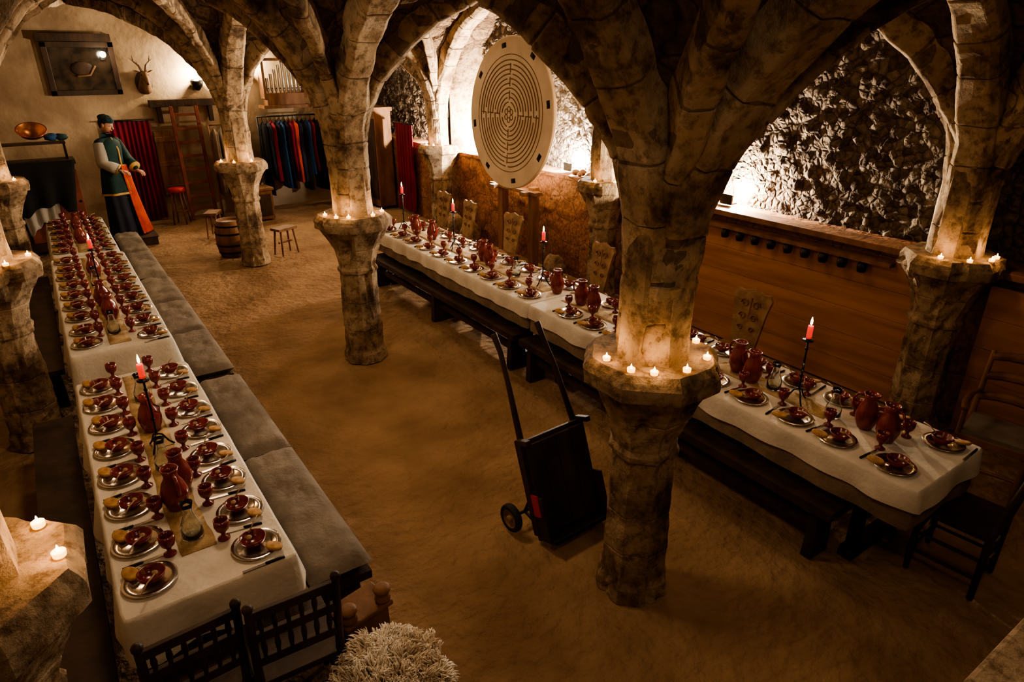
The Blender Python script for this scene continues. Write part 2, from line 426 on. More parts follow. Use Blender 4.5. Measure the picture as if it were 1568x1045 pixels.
# ------------------------------------------------------------------ tables
def tablecloth(b,x0,x1,y0,y1,z,drop,mt,amp=0.018,seed=0,inset=0.0):
    per=[];st=0.035
    def seg(p,q,nrm):
        L=(Vector(q)-Vector(p)).length; n=max(2,int(L/st))
        for i in range(n):
            t=i/n; per.append((p[0]+(q[0]-p[0])*t,p[1]+(q[1]-p[1])*t,nrm[0],nrm[1]))
    r=0.03
    seg((x0+r,y0),(x1-r,y0),(0,-1)); per.append((x1-r*.3,y0+r*.3,.7,-.7))
    seg((x1,y0+r),(x1,y1-r),(1,0)); per.append((x1-r*.3,y1-r*.3,.7,.7))
    seg((x1-r,y1),(x0+r,y1),(0,1)); per.append((x0+r*.3,y1-r*.3,-.7,.7))
    seg((x0,y1-r),(x0,y0+r),(-1,0)); per.append((x0+r*.3,y0+r*.3,-.7,-.7))
    n=len(per); V=[];F=[]
    rings=[(-0.012,0.0),(0.0,-0.012),(0.004,-0.05),(0.008,-0.5*drop),(0.012,-drop)]
    for ri,(o,dz) in enumerate(rings):
        for k,(x,y,nx_,ny_) in enumerate(per):
            f=abs(dz)/drop
            w=amp*f*(sin(k*0.55+seed)+0.7*sin(k*0.23+seed*2)+1.2*nz(k*0.21,seed,0))
            dd=dz*(1+0.10*nz(k*0.05,seed+3,0)) if ri>2 else dz
            V.append((x+nx_*(o+w+amp*f),y+ny_*(o+w+amp*f),z+dd))
    for j in range(len(rings)-1):
        for k in range(n):
            k2=(k+1)%n; F.append((j*n+k,(j+1)*n+k,(j+1)*n+k2,j*n+k2))
    F.append(tuple(range(n)))
    b.add(V,F,mt,False)
    for i in range(len(b.f)-len(F),len(b.f)-1): b.sm[i]=True
def table(x0,x1,y0,y1,drop,seed,under=True,z=0.76,amp=0.018):
    b=MB(); tablecloth(b,x0,x1,y0,y1,z,drop,0,seed=seed,amp=amp)
    if under: tablecloth(b,x0+0.02,x1-0.02,y0+0.02,y1-0.02,z-0.008,drop+0.12,1,amp=0.006,seed=seed+1)
    b.box(((x0+x1)/2,(y0+y1)/2,z-0.035),(x1-x0-0.02,y1-y0-0.02,0.045),2)
    nT=max(2,int((y1-y0)/1.6)+1)
    for i in range(nT):
        y=y0+0.35+(y1-y0-0.7)*i/(nT-1); xm=(x0+x1)/2; w=(x1-x0)*0.36
        b.box((xm,y,z-0.09),(2*w,0.07,0.07),2)
        b.box((xm-w*0.75,y,0.36),(0.06,0.07,0.66),2); b.box((xm+w*0.75,y,0.36),(0.06,0.07,0.66),2)
        b.box((xm,y,0.045),(2*w,0.09,0.07),2); b.box((xm,y,0.3),(1.5*w,0.05,0.06),2)
    b.box(((x0+x1)/2,(y0+y1)/2,0.3),(0.05,y1-y0-0.8,0.08),2)
    b.obj('dining_table',[M_LINEN,M_BURLAP,M_WDARK])
LX0,LX1=-0.16,0.60
table(LX0,LX1,2.70,5.42,0.24,1.0,under=False); table(LX0,LX1,5.98,9.3,0.30,2.0,under=False); table(LX0+0.03,LX1-0.03,9.42,11.6,0.25,3.0,under=False)
RX0,RX1=3.58,4.40
table(RX0,RX1,1.22,4.9,0.14,4.0,amp=0.011); table(RX0,RX1,4.92,8.7,0.14,5.0,amp=0.011)

def runner(xc,w,y0,y1,z,seed):
    V=[];F=[];n=int((y1-y0)/0.06)
    for i in range(n+1):
        y=y0+(y1-y0)*i/n
        for k in range(5):
            t=(k/4-0.5)*w
            V.append((xc+t+0.02*nz(y,seed,0,1.5)+0.008*nz(y,k,seed,6)*(2 if k in(0,4) else 0.5),y,z+0.004+0.003*abs(nz(y,t*5,seed,5))))
    for i in range(n):
        for k in range(4):
            a=i*5+k; F.append((a,a+1,a+6,a+5))
    b=MB(); b.add(V,F,0,True); o=b.obj('table_runner',[M_RUNNER])
    s=o.modifiers.new('s','SOLIDIFY'); s.thickness=0.002
ZT=0.76
runner(0.215,0.16,3.0,5.35,ZT,1); runner(0.215,0.16,6.1,9.2,ZT,2); runner(0.215,0.16,9.5,11.5,ZT,5)
runner(4.0,0.17,2.0,2.95,ZT,3); runner(4.0,0.17,3.2,4.8,ZT,4); runner(4.0,0.17,5.1,8.4,ZT,7)

# ---- tableware meshes
def setting_mesh():
    b=MB()
    b.lathe([(0.002,0.004),(0.075,0.004),(0.088,0.014),(0.118,0.018),(0.120,0.015),(0.09,0.010),(0.075,0.0),(0.002,0.0)],36,mat=0)
    b.lathe([(0.002,0.010),(0.028,0.010),(0.036,0.014),(0.054,0.035),(0.062,0.058),(0.060,0.060),(0.056,0.056),(0.046,0.034),(0.03,0.020),(0.002,0.018)],28,(0.01,0.01,0),1)
    b.box((0.066,0.01,0.052),(0.022,0.018,0.006),1); b.box((-0.046,0.01,0.052),(0.022,0.018,0.006),1)
    b.lathe([(0.042,0),(0.044,0.006),(0.042,0.012),(0.034,0.014)],16,mat=2,M=Matrix.Translation((-0.078,-0.065,0.020))@Euler((0.12,0.1,0.4)).to_matrix().to_4x4()@Matrix.Diagonal((1.15,0.75,1,1)))
    b.tube([(-0.155,-0.09,0.006),(-0.155,0.0,0.006)],0.008,6,3); b.box((-0.155,0.05,0.005),(0.016,0.11,0.003),0)
    b.tube([(0.04,0.02,0.062),(0.10,-0.02,0.075),(0.15,-0.05,0.07)],0.0035,6,4)
    b.ball((0.02,0.025,0.054),(0.02,0.014,0.006),4,10)
    return b.mesh('place_setting',[M_PEWTER,M_CLAY,M_BREAD,M_IRON,M_WPALE])
def goblet_mesh():
    b=MB(); b.lathe([(0.001,0),(0.030,0.0),(0.030,0.006),(0.012,0.018),(0.010,0.032),(0.016,0.042),(0.031,0.058),(0.037,0.08),(0.036,0.115),(0.033,0.115),(0.033,0.08),(0.026,0.06),(0.001,0.055)],20)
    return b.mesh('clay_goblet',[M_CLAY])
def jug_mesh():
    b=MB(); 
    def fn(a,z):
        return 1+ (0.35*max(0,cos(a))**6*((z-0.2)/0.05) if z>0.2 else 0)
    b.lathe([(0.001,0),(0.045,0),(0.05,0.01),(0.068,0.06),(0.070,0.10),(0.055,0.155),(0.036,0.19),(0.035,0.21),(0.045,0.245),(0.041,0.245),(0.031,0.21),(0.031,0.19),(0.048,0.15),(0.062,0.10),(0.001,0.02)],24,fn=fn)
    b.tube([(-0.036,0,0.225),(-0.075,0,0.22),(-0.1,0,0.18),(-0.095,0,0.13),(-0.062,0,0.10)],0.009,8)
    return b.mesh('clay_jug',[M_CLAY])
def carafe_mesh():
    b=MB(); b.lathe([(0.001,0),(0.045,0),(0.052,0.01),(0.05,0.07),(0.028,0.13),(0.022,0.17),(0.032,0.205),(0.029,0.205),(0.019,0.17),(0.025,0.13),(0.046,0.07),(0.048,0.012),(0.001,0.006)],24)
    return b.mesh('glass_carafe',[M_GLASS])
def candlestick():
    b=MB()
    for k in range(3):
        a=2*pi*k/3+0.3; b.tube([(0,0,0.10),(0.03*cos(a),0.03*sin(a),0.085),(0.06*cos(a),0.06*sin(a),0.03),(0.085*cos(a),0.085*sin(a),0.004)],0.006,6,0)
    b.tube([(0,0,0.09),(0.004,0,0.25),(0,0,0.46)],0.007,8,0); b.ball((0,0,0.2),0.014,0,8); b.ball((0,0,0.40),0.012,0,8)
    b.lathe([(0.002,0.455),(0.035,0.46),(0.037,0.468),(0.018,0.466),(0.018,0.49),(0.012,0.49)],14,mat=0)
    b.tube([(0.018,0,0.3),(0.05,0,0.28),(0.045,0,0.24),(0.02,0,0.25)],0.004,6,0)
    b.lathe([(0.017,0.47),(0.018,0.48),(0.018,0.565),(0.015,0.57),(0.002,0.566)],14,mat=1)
    b.lathe([(0.001,0.572),(0.008,0.585),(0.007,0.605),(0.001,0.63)],8,mat=2)
    return b.mesh('candlestick',[M_IRON,M_REDWAX,M_FLAME])
MS,MG,MJ,MC,MK=setting_mesh(),goblet_mesh(),jug_mesh(),carafe_mesh(),candlestick()
zT=ZT+0.001
def settings(xa,xb,ys_,hxa,hxb):
    for y in ys_:
        place(MS,'place_setting',(xa+rj(.012),y+rj(.02),zT),-pi/2+rj(.15))
        place(MS,'place_setting',(xb+rj(.012),y-0.04+rj(.02),zT),pi/2+rj(.15))
        place(MG,'clay_goblet',(hxa+rj(.006),y+0.15+rj(.015),zT),0)
        place(MG,'clay_goblet',(hxb+rj(.006),y+0.13+rj(.015),zT),0)
settings(-0.02,0.46,[2.90+0.335*i for i in range(8)],0.09,0.335)
settings(-0.02,0.46,[6.2+0.36*i for i in range(9)],0.09,0.335)
settings(0.0,0.44,[9.62+0.36*i for i in range(6)],0.09,0.33)
settings(3.74,4.24,[1.45+0.335*i for i in range(10)],3.86,4.13)
settings(3.74,4.24,[5.1+0.36*i for i in range(10)],3.86,4.13)
for (x,y) in [(0.19,3.42),(0.24,3.58),(0.21,4.38),(0.22,6.75),(0.2,7.2),(0.22,8.3),(0.21,10.0),(0.22,10.8),(3.98,1.62),(4.02,1.78),(3.97,2.62),(4.03,2.79),(3.98,4.4),(4.0,4.6),(4.02,5.0),(3.98,6.2),(4.03,6.4),(4.0,7.6),(3.97,8.0)]:
    place(MJ,'clay_jug',(x,y,zT+0.006),random.choice((1.57,-1.57))+rj(.3))
for (x,y) in [(0.21,3.12),(0.20,3.85),(0.22,4.85),(0.2,6.35),(0.2,7.9),(3.98,1.98),(4.0,2.45),(4.0,3.4),(4.0,5.7)]:
    place(MC,'glass_carafe',(x,y,zT+0.006))
for (x,y) in [(0.21,4.12),(0.22,7.55),(3.97,2.24),(4.04,5.27),(3.98,7.0),(3.96,8.35)]:
    place(MK,'candlestick',(x,y,zT+0.006),random.uniform(0,6))
    point('candle_light',(x,y,zT+0.66),3.0,r=0.01)

# ------------------------------------------------------------------ benches
def bench(name,x0,x1,y0,y1,cush,h=0.40,th=0.05,legw=0.07):
    b=MB(); xm=(x0+x1)/2
    b.box((xm,(y0+y1)/2,h-th/2),(x1-x0,y1-y0,th),0)
    n=max(2,int((y1-y0)/1.3)+1)
    for i in range(n):
        y=y0+0.12+(y1-y0-0.24)*i/(n-1)
        b.box((xm,y,(h-th)/2),(x1-x0-0.06,legw,h-th),0,taper=0.85)
    b.box((xm,(y0+y1)/2,h*0.5),(0.04,y1-y0-0.3,0.07),0)
    if cush:
        L=1.15;k=max(1,round((y1-y0)/L));L=(y1-y0)/k
        for i in range(k):
            yc=y0+L*(i+.5); w=(x1-x0)+0.03; V=[];F=[];a_,c_=10,26
            for side in (0,1):
                for j in range(c_+1):
                    for i2 in range(a_+1):
                        u=i2/a_*2-1; v=j/c_*2-1
                        e=(1-abs(u)**6)*(1-abs(v)**14)
                        zz=0.055*max(0,e)**0.5
                        V.append((xm+u*w/2,yc+v*(L/2-0.008),h+0.05+(zz if side==0 else -min(zz,0.05))+0.025*nz(u*1.5,v*4+i*7,1.3,2)*e))
            m=(a_+1)*(c_+1)
            for s_ in (0,1):
                for j in range(c_):
                    for i2 in range(a_):
                        q=s_*m+j*(a_+1)+i2; f=(q,q+1,q+a_+2,q+a_+1)
                        F.append(f if s_==0 else tuple(reversed(f)))
            b.add(V,F,1,True)
    return b.obj(name,[M_WDARK,M_CUSH])
bench('cushioned_bench',0.67,0.99,2.78,5.6,True); bench('cushioned_bench',0.67,0.99,5.75,8.9,True); bench('cushioned_bench',0.68,0.98,9.0,11.6,True)
bench('wooden_bench',-0.50,-0.24,2.75,5.7,False); bench('wooden_bench',-0.50,-0.24,6.7,10.0,False)
bench('wooden_bench',3.47,3.72,1.6,4.9,False,0.42,0.06); bench('wooden_bench',3.47,3.72,5.0,8.5,False,0.42,0.06)
b=MB(); 
b.box((0,0,0.2),(0.26,0.05,0.40),0,taper=0.9); b.box((0,0.12,0.2),(0.26,0.05,0.40),0,taper=0.9); b.box((0,0.06,0.41),(0.28,0.2,0.03),0)
for sx in (-1,1): b.lathe([(0.03,0.0),(0.045,0.02),(0.03,0.05),(0.05,0.08),(0.03,0.1)],12,(sx*0.10,0,0.42),0)
b.obj('carved_footstool',[M_WOOD],bevel=0.01,loc=(0.84,2.50,0),rotz=0.2)

# ------------------------------------------------------------------ chairs
def spindle_chair():
    b=MB(); s=0.18
    def leg(x,y,h): b.tube([(x,y,0),(x,y,0.1),(x,y,0.14),(x,y,0.3),(x,y,h)],[0.016,0.02,0.024,0.018,0.021],8,0)
    leg(-s,s,0.44); leg(s,s,0.44)
    for x in (-s,s): b.tube([(x,-s,0),(x,-s,0.44),(x,-s-0.04,0.7),(x,-s-0.08,0.93)],[0.019,0.022,0.019,0.018],8,0); b.ball((x,-s-0.085,0.95),0.024,0,8)
    b.box((0,0,0.445),(0.40,0.40,0.035),0)
    for z,y in ((0.60,-s-0.025),(0.76,-s-0.05),(0.9,-s-0.075)): b.box((0,y,z),(0.36,0.025,0.045),0)
    for k in range(6):
        x=-0.14+0.056*k; b.tube([(x,-s-0.05,0.77),(x,-s-0.062,0.83),(x,-s-0.072,0.89)],[0.008,0.014,0.008],8,0)
        b.tube([(x,-s-0.025,0.61),(x,-s-0.04,0.68),(x,-s-0.05,0.75)],[0.008,0.014,0.008],8,0)
    for z in (0.15,0.28):
        b.tube([(-s,s,z),(s,s,z)],0.012,6); b.tube([(-s,-s,z),(-s,s,z)],0.012,6); b.tube([(s,-s,z),(s,s,z)],0.012,6); b.tube([(-s,-s,z),(s,-s,z)],0.012,6)
    return b
cm=spindle_chair().mesh('spindle_back_chair',[M_WDARK])
place(cm,'spindle_back_chair',(0.05,2.58,0),0.06,0.004); place(cm,'spindle_back_chair',(0.47,2.52,0),-0.05,0.004)
place(cm,'spindle_back_chair',(4.14,1.14,0),0.1,0.004)
def plank_chair():
    b=MB(); 
    b.box((0,0,0.43),(0.42,0.40,0.05),0)
    for x in (-.16,.16):
        for y in (-.15,.15): b.tube([(x,y,0.42),(x*1.15,y*1.15,0)],[0.022,0.018],8,0)
    out=[(-0.13,0.46),(-0.15,0.62),(-0.17,0.80),(-0.20,0.93),(-0.17,0.98),(-0.10,0.97),(0,1.0),(0.10,0.97),(0.17,0.98),(0.20,0.93),(0.17,0.80),(0.15,0.62),(0.13,0.46)]
    n=len(out); V=[]
    for yy in (-0.215,-0.185):
        for x,z in out: V.append((x,yy-(z-0.46)*0.15,z))
    F=[tuple(range(n)),tuple(reversed(range(n,2*n)))]+[(i,(i+1)%n+0,(i+1)%n+n,i+n) for i in range(n)]
    b.add(V,F,1)
    for s_ in (-1,1):
        for zc,r in ((0.86,0.045),(0.74,0.04),(0.63,0.03)):
            b.tube([(s_*(0.06+r*cos(t)*(1-i/14)),-0.18-(zc-.46)*.15,zc+r*sin(t)*(1-i/14)) for i,t in [(i,i*0.75) for i in range(10)]],0.007,6,2)
    b.tube([(0,-0.21,0.5),(0,-0.25,0.92)],0.01,6,2)
    return b.mesh('carved_back_chair',[M_WOOD,M_WPALE,M_WOOD])
pm=plank_chair()
for (x,y,r) in [(4.88,3.5,1.6),(4.85,5.55,1.5),(4.9,7.4,1.65),(4.85,8.5,1.5),(4.88,9.3,1.6)]:
    place(pm,'carved_back_chair',(x,y,0),r,0.006)
def arm_chair():
    b=MB()
    b.box((0,0,0.44),(0.46,0.42,0.05),0); b.box((0,0.01,0.475),(0.40,0.36,0.04),1)
    for x in (-.21,.21):
        b.tube([(x,0.19,0),(x,0.18,0.3),(x,0.18,0.66)],[0.018,0.022,0.018],8,0)
        b.tube([(x,-0.19,0),(x,-0.18,0.44),(x*.97,-0.22,0.7),(x*.95,-0.27,0.98)],[0.02,0.024,0.02,0.018],8,0)
        b.tube([(x*.97,-0.21,0.67),(x*1.08,-0.05,0.69),(x*1.1,0.1,0.68),(x,0.21,0.665)],[0.018,0.022,0.026,0.024],8,0,flat=0.6)
        b.tube([(x,-0.18,0.18),(x,0.18,0.18)],0.012,6)
    for z,y in ((0.62,-0.215),(0.78,-0.24),(0.93,-0.262)):
        b.tube([(-0.2,y,z),(-0.1,y-0.03,z+0.015),(0,y-0.038,z+0.02),(0.1,y-0.03,z+0.015),(0.2,y,z)],[0.03,0.036,0.038,0.036,0.03],8,0,flat=1.0)
    b.tube([(-0.21,0.18,0.22),(0.21,0.18,0.22)],0.012,6)
    return b.mesh('wooden_armchair',[M_WOOD,M_CUSH])
am=arm_chair()
place(am,'wooden_armchair',(5.28,1.42,0),1.75,0.003); place(am,'wooden_armchair',(5.4,0.75,0),1.45,0.003)

# ------------------------------------------------------------------ hand cart
b=MB()
T=math.atan2(0.5,1.3)
MT=Euler((-T*0.95,0,0)).to_matrix().to_4x4()
for sx in (-1,1):
    b.tube([(sx*0.23,0.02,0.0),(sx*0.23,0.02,0.7),(sx*0.20-0.03,0.02,1.1),(sx*0.18-0.05,0.03,1.30),(sx*0.18-0.06,0.05,1.42)],[0.024,0.024,0.019,0.02,0.023],8,0,M=MT)
    b.box((sx*0.26,0.0,0.38),(0.035,0.06,0.66),0,M=MT)
    b.box((sx*0.26,-0.05,0.70),(0.04,0.12,0.035),0,M=MT)
for k in range(4):
    b.box((-0.1875+0.125*k,-0.04,0.36),(0.121,0.03,0.62),0,M=MT)
for z in (0.05,0.35,0.67): b.box((0,-0.012,z),(0.52,0.03,0.06),0,M=MT)
b.box((0,-0.10,0.03),(0.52,0.16,0.03),1,M=MT)
for sx in (-1,1): b.box((sx*0.262,-0.08,0.18),(0.02,0.1,0.3),0,M=MT)
b.box((-0.272,-0.06,0.27),(0.012,0.07,0.15),2,M=MT)
b.tube([(-0.36,0.22,0.10),(0.36,0.22,0.10)],0.012,8,1)
for sx in (-1,1):
    b.tube([(sx*0.22,0.22,0.10),(sx*0.22,0.12,0.34)],0.012,6,1); b.tube([(sx*0.22,0.22,0.10),(sx*0.22,0.02,0.06)],0.012,6,1)
    RM=Matrix.Translation((sx*0.335,0.22,0.10))@Euler((0,pi/2,0)).to_matrix().to_4x4()
    b.lathe([(0.068,-0.022),(0.092,-0.026),(0.10,-0.012),(0.10,0.012),(0.092,0.026),(0.068,0.022)],24,mat=3,M=RM,closed=False)
    b.lathe([(0.068,-0.02),(0.06,-0.006),(0.025,-0.006),(0.022,-0.03),(0.001,-0.03)],20,mat=4,M=RM,closed=False); b.lathe([(0.068,0.02),(0.06,0.006),(0.025,0.006),(0.022,0.03),(0.001,0.03)],20,mat=4,M=RM,closed=False)
b.obj('wooden_hand_truck',[M_WDARK,M_IRON,M_RED,M_RUBBER,M_WPALE],bevel=0.004,loc=(2.42,2.80,0.02),rotz=0.05)

# ------------------------------------------------------------------ sheepskin stool
b=MB()
b.lathe([(0.002,0.38),(0.18,0.38),(0.19,0.43),(0.16,0.47),(0.002,0.48)],20,mat=0)
b.lathe([(0.205,0.20),(0.20,0.43)],20,mat=0,closed=False)
for a in (0.5,2.6,4.7): b.tube([(0.13*cos(a),0.13*sin(a),0.4),(0.19*cos(a),0.19*sin(a),0)],0.02,8,1)
for k in range(680):
    a=random.uniform(0,2*pi)
    if random.random()<0.6:
        r=0.22*sqrt(random.random()); p0=Vector((r*cos(a),r*sin(a),0.475-0.05*(r/.22)**2)); d0=Vector((cos(a)*r*3,sin(a)*r*3,1.0))
    else:
        h=random.uniform(0.18,0.43); p0=Vector((0.215*cos(a),0.215*sin(a),h)); d0=Vector((cos(a),sin(a),0.1))
    d0=(d0.normalized()+Vector((rj(.8),rj(.8),rj(.3)))).normalized(); L=random.uniform(0.05,0.085)
    curl=Vector((rj(1),rj(1),rj(1)))
    for q in range(9):
        o=Vector((rj(.011),rj(.011),rj(.008))); dd=(d0+Vector((rj(.3),rj(.3),rj(.3)))).normalized()
        p=p0+o; pts=[p,p+dd*L*0.45,p+dd*L*0.8+curl*0.010,p+dd*L*0.85+curl*0.026+Vector((0,0,-0.008))]
        b.tube(pts,[0.004,0.004,0.0032,0.001],3,0)
b.obj('sheepskin_stool',[M_FUR,M_WOOD],loc=(0.78,2.08,0))

# ------------------------------------------------------------------ labyrinth disc
b=MB(); RD=1.04
RY=Euler((0,-pi/2,0)).to_matrix().to_4x4()
b.lathe([(0.001,-0.03),(RD-0.01,-0.03),(RD,-0.02),(RD,0.02),(RD-0.012,0.03),(0.001,0.03)],96,mat=0,smooth=False,M=RY,closed=False)
def arc_tube(r,a0,a1,w=0.009,mt=1):
    n=max(6,int(abs(a1-a0)*16)); b.tube([(r*cos(a0+(a1-a0)*i/n),r*sin(a0+(a1-a0)*i/n),0.030) for i in range(n+1)],w,6,mt,M=RY)
for k in range(10):
    r=0.17+k*0.062; gaps=[(i*pi/2+ (0.09 if (k+i)%2 else -0.06)) for i in range(4) if (k*3+i*2)%4!=1] or [0]
    if k==9: gaps=[pi]
    for i,g in enumerate(gaps):
        g2=gaps[(i+1)%len(gaps)]+(2*pi if i==len(gaps)-1 else 0); m_=0.05/r*0.6
        arc_tube(r,g+m_,g2-m_)
arc_tube(0.80,0,2*pi,0.006)
for k in range(3):
    for s_ in range(4):
        a=s_*pi/2+ (0.0); r0=0.2+0.18*k+0.05*(s_%2)
        b.tube([(r0*cos(a),r0*sin(a),0.03),((r0+0.124)*cos(a),(r0+0.124)*sin(a),0.03)],0.008,6,1,M=RY)
for k in range(6):
    a=2*pi*k/6; b.tube([(0.075*cos(a)+0.035*cos(t),0.075*sin(a)+0.035*sin(t),0.03) for t in [2*pi*i/12 for i in range(13)]],0.007,6,1,M=RY)
for k in range(8):
    a=2*pi*k/8+0.2; b.tube([(0.93*cos(a+d),0.93*sin(a+d),0.031) for d in (-0.055,0,0.055)],0.036,8,2,M=RY,flat=0.12)
disc=b.obj('labyrinth_disc',[M_DISC,M_GROOVE,M_BLACK],loc=(5.72,8.3,2.19))
disc.rotation_euler=(0,math.radians(3),0)
b=MB()
for y in (7.9,8.7): b.box((5.86,y,0.6),(0.12,0.12,1.2),0); b.box((5.80,y,1.12),(0.32,0.12,0.06),0)
b.box((5.80,8.3,1.13),(0.14,1.2,0.05),0)
b.obj('disc_support_stand',[M_WOOD],bevel=0.005)
for (x,y,z,s) in [(5.75,9.55,0,0.2),(5.72,7.2,0,0.18),(5.7,10.0,0,0.22)]:
    bb=MB(); bb.ball((0,0,s),(s*0.8,s*1.1,s),0,14,fn=lambda d:1+0.25*noise.noise(d*2+Vector((x,y,0)))); bb.obj('stone_boulder',[M_STONE],loc=(x,y,z))

# niche floodlights
def flood(x,y,z,e,col=(1,0.80,0.57)):
    b=MB(); b.box((0,0,0.05),(0.1,0.14,0.02),0); b.box((-0.045,0,0.10),(0.02,0.16,0.11),0); b.box((-0.03,0,0.10),(0.01,0.13,0.085),1)
    b.obj('floodlight',[M_IRON,M_LAMP],loc=(x,y,z-0.04))
    point('floodlight_lamp',(x+0.02,y,z+0.12),e,col,0.05)
flood(6.2,4.72,1.46,760); flood(6.2,7.50,1.46,800,(1,0.92,0.82)); flood(6.2,9.75,1.46,1900); flood(6.2,11.6,1.46,500)

# ------------------------------------------------------------------ back of the room
YB=14.65
b=MB(); b.box((0,0,0),(1.0,0.03,0.72),1)
for sx in (-1,1): b.box((sx*0.5,-0.02,0),(0.09,0.06,0.86),0)
for sz in (-1,1): b.box((0,-0.02,sz*0.39),(1.09,0.06,0.09),0)
b.tube([(0.2,-0.05,0.05),(0.1,-0.05,-0.1),(-0.1,-0.05,-0.12)],0.02,6,2); b.ball((0.0,-0.03,0.0),(0.18,0.02,0.12),0,12)
b.obj('framed_picture',[M_WDARK,M_PICT,M_HIDE],bevel=0.01,loc=(0.98,YB-0.04,2.75))
b=MB(); b.box((0,0.03,0),(0.06,0.03,0.12),0); b.tube([(0,0.02,0),(0,-0.1,0.02)],0.012,6,0); b.ball((0,-0.12,0.03),0.05,1,12)
b.obj('wall_lamp',[M_IRON,M_LAMP],loc=(1.32,YB-0.13,2.95))
b=MB(); b.box((0,0,0),(1.1,0.1,0.12),0); b.obj('lintel_beam',[M_WDARK],loc=(0.95,YB-0.08,3.25))
b=MB()
b.lathe([(0.001,-0.02),(0.15,-0.02),(0.16,0),(0.14,0.02),(0.001,0.02)],20,mat=0,M=Euler((pi/2,0,0)).to_matrix().to_4x4()@Matrix.Diagonal((0.9,1.25,1,1)))
b.tube([(0,0,-0.1),(0,-0.12,-0.02),(0,-0.22,0.08),(0,-0.28,0.14)],[0.12,0.10,0.075,0.06],12,1)
b.tube([(0,-0.22,0.16),(0,-0.30,0.14),(0,-0.40,0.06),(0,-0.47,0.0),(0,-0.49,-0.01)],[0.05,0.065,0.045,0.033,0.02],12,1)
b.ball((0,-0.49,0.0),0.018,3,8)
for s_ in (-1,1):
    b.ball((s_*0.055,-0.33,0.14),0.012,3,8)
    b.tube([(s_*0.05,-0.25,0.18),(s_*0.12,-0.24,0.21),(s_*0.17,-0.25,0.22)],[0.015,0.032,0.004],8,1,flat=0.4)
    b.tube([(s_*0.03,-0.25,0.2),(s_*0.06,-0.22,0.30),(s_*0.13,-0.2,0.37),(s_*0.14,-0.22,0.46)],[0.022,0.019,0.014,0.004],8,2)
    b.tube([(s_*0.07,-0.22,0.31),(s_*0.09,-0.30,0.37)],[0.012,0.003],6,2); b.tube([(s_*0.13,-0.2,0.37),(s_*0.19,-0.22,0.42)],[0.012,0.003],6,2)
b.obj('deer_head_trophy',[M_WDARK,M_HIDE,M_BONE,M_EYE],loc=(1.9,YB-0.03,2.50))
def curtain(name,x0,x1,y,z0,z1,m,folds=9,amp=0.035,axis='x'):
    V=[];F=[];n=90;r=14
    for j in range(r+1):
        z=z1+(z0-z1)*j/r
        for i in range(n+1):
            t=i/n; w=amp*(0.5+0.5*j/r)*sin(t*folds*2*pi+0.6*nz(t*3,j*.15,0)*3)
            p=x0+(x1-x0)*t
            V.append((p,y+w,z) if axis=='x' else (y+w,p,z))
    for j in range(r):
        for i in range(n): a=j*(n+1)+i; F.append((a,a+1,a+n+2,a+n+1))
    b=MB(); b.add(V,F,0,True)
    if axis=='x': b.tube([(x0-.08,y,z1+.01),(x1+.08,y,z1+.01)],0.015,8,1)
    else: b.tube([(y,x0-.08,z1+.01),(y,x1+.08,z1+.01)],0.015,8,1)
    return b.obj(name,[m,M_IRON])
curtain('crimson_curtain',1.10,1.85,YB-0.10,0.03,1.85,M_CURT)
curtain('crimson_curtain',11.9,12.6,5.93,0.1,1.75,M_CURT,6,0.03,'y')
b=MB()
for sx in (-1,1): b.box((sx*0.22,0,1.05),(0.06,0.05,2.1),0,rot=(0.0,0,0))
for k in range(8): b.box((0,0,0.2+k*0.25),(0.4,0.035,0.05),0)
o=b.obj('wooden_ladder',[M_RWOOD],bevel=0.004,loc=(2.45,YB-0.46,0)); o.rotation_euler=(-0.10,0,0)
b=MB(); b.box((0,0,0),(1.2,0.14,0.13),0); b.box((-0.45,0.0,-0.2),(0.08,0.1,0.3),0); b.box((0.45,0.0,-0.2),(0.08,0.1,0.3),0)
b.obj('wall_shelf_beam',[M_WDARK],loc=(2.5,YB-0.09,2.14),bevel=0.006)
b=MB(); b.box((0,0,0.6),(0.42,0.04,1.2),0); 
for z in (0.15,0.6,1.05): b.box((0,-0.03,z),(0.42,0.03,0.09),0)
for x in (-.14,0,.14): b.box((x,-0.025,0.6),(0.12,0.012,1.16),0)
b.obj('plank_door',[M_WOOD],bevel=0.004,loc=(2.08,YB-0.1,0.45))
b=MB(); b.lathe([(0.001,0.6),(0.14,0.6),(0.15,0.63),(0.14,0.67),(0.001,0.68)],20,mat=1)
for a in (0.3,1.9,3.4,5.0): b.tube([(0.1*cos(a),0.1*sin(a),0.6),(0.16*cos(a),0.16*sin(a),0)],0.016,8)
b.tube([(0.13*cos(t),0.13*sin(t),0.25) for t in [2*pi*i/16 for i in range(17)]],0.01,6)
b.obj('red_topped_stool',[M_WOOD,M_RED],loc=(2.0,14.0,0))
SX=-0.32
b=MB()
b.box((0.15,0,0.72),(1.2,0.45,1.35),0); b.box((0.15,-0.02,1.42),(1.28,0.52,0.06),0)
for x in (-0.28,0.15,0.58): b.box((x,-0.235,0.75),(0.38,0.02,1.1),1); b.ball((x+0.15,-0.25,0.8),0.02,2,8)
b.box((0.15,0.05,1.70),(1.15,0.26,0.03),0); 
for x in (-0.4,0.7): b.box((x,0.05,1.57),(0.03,0.26,0.25),0)
b.obj('tall_sideboard',[M_WDARK,M_RWOOD,M_IRON],bevel=0.006,loc=(SX,13.1,0))
b=MB(); b.lathe([(0.001,0),(0.06,0),(0.16,0.06),(0.20,0.13),(0.21,0.135),(0.195,0.13),(0.15,0.065),(0.05,0.01),(0.001,0.01)],28)
o=b.obj('copper_bowl',[M_COPPER],loc=(0.0,13.08,1.80)); o.rotation_euler=(0.5,0,0)
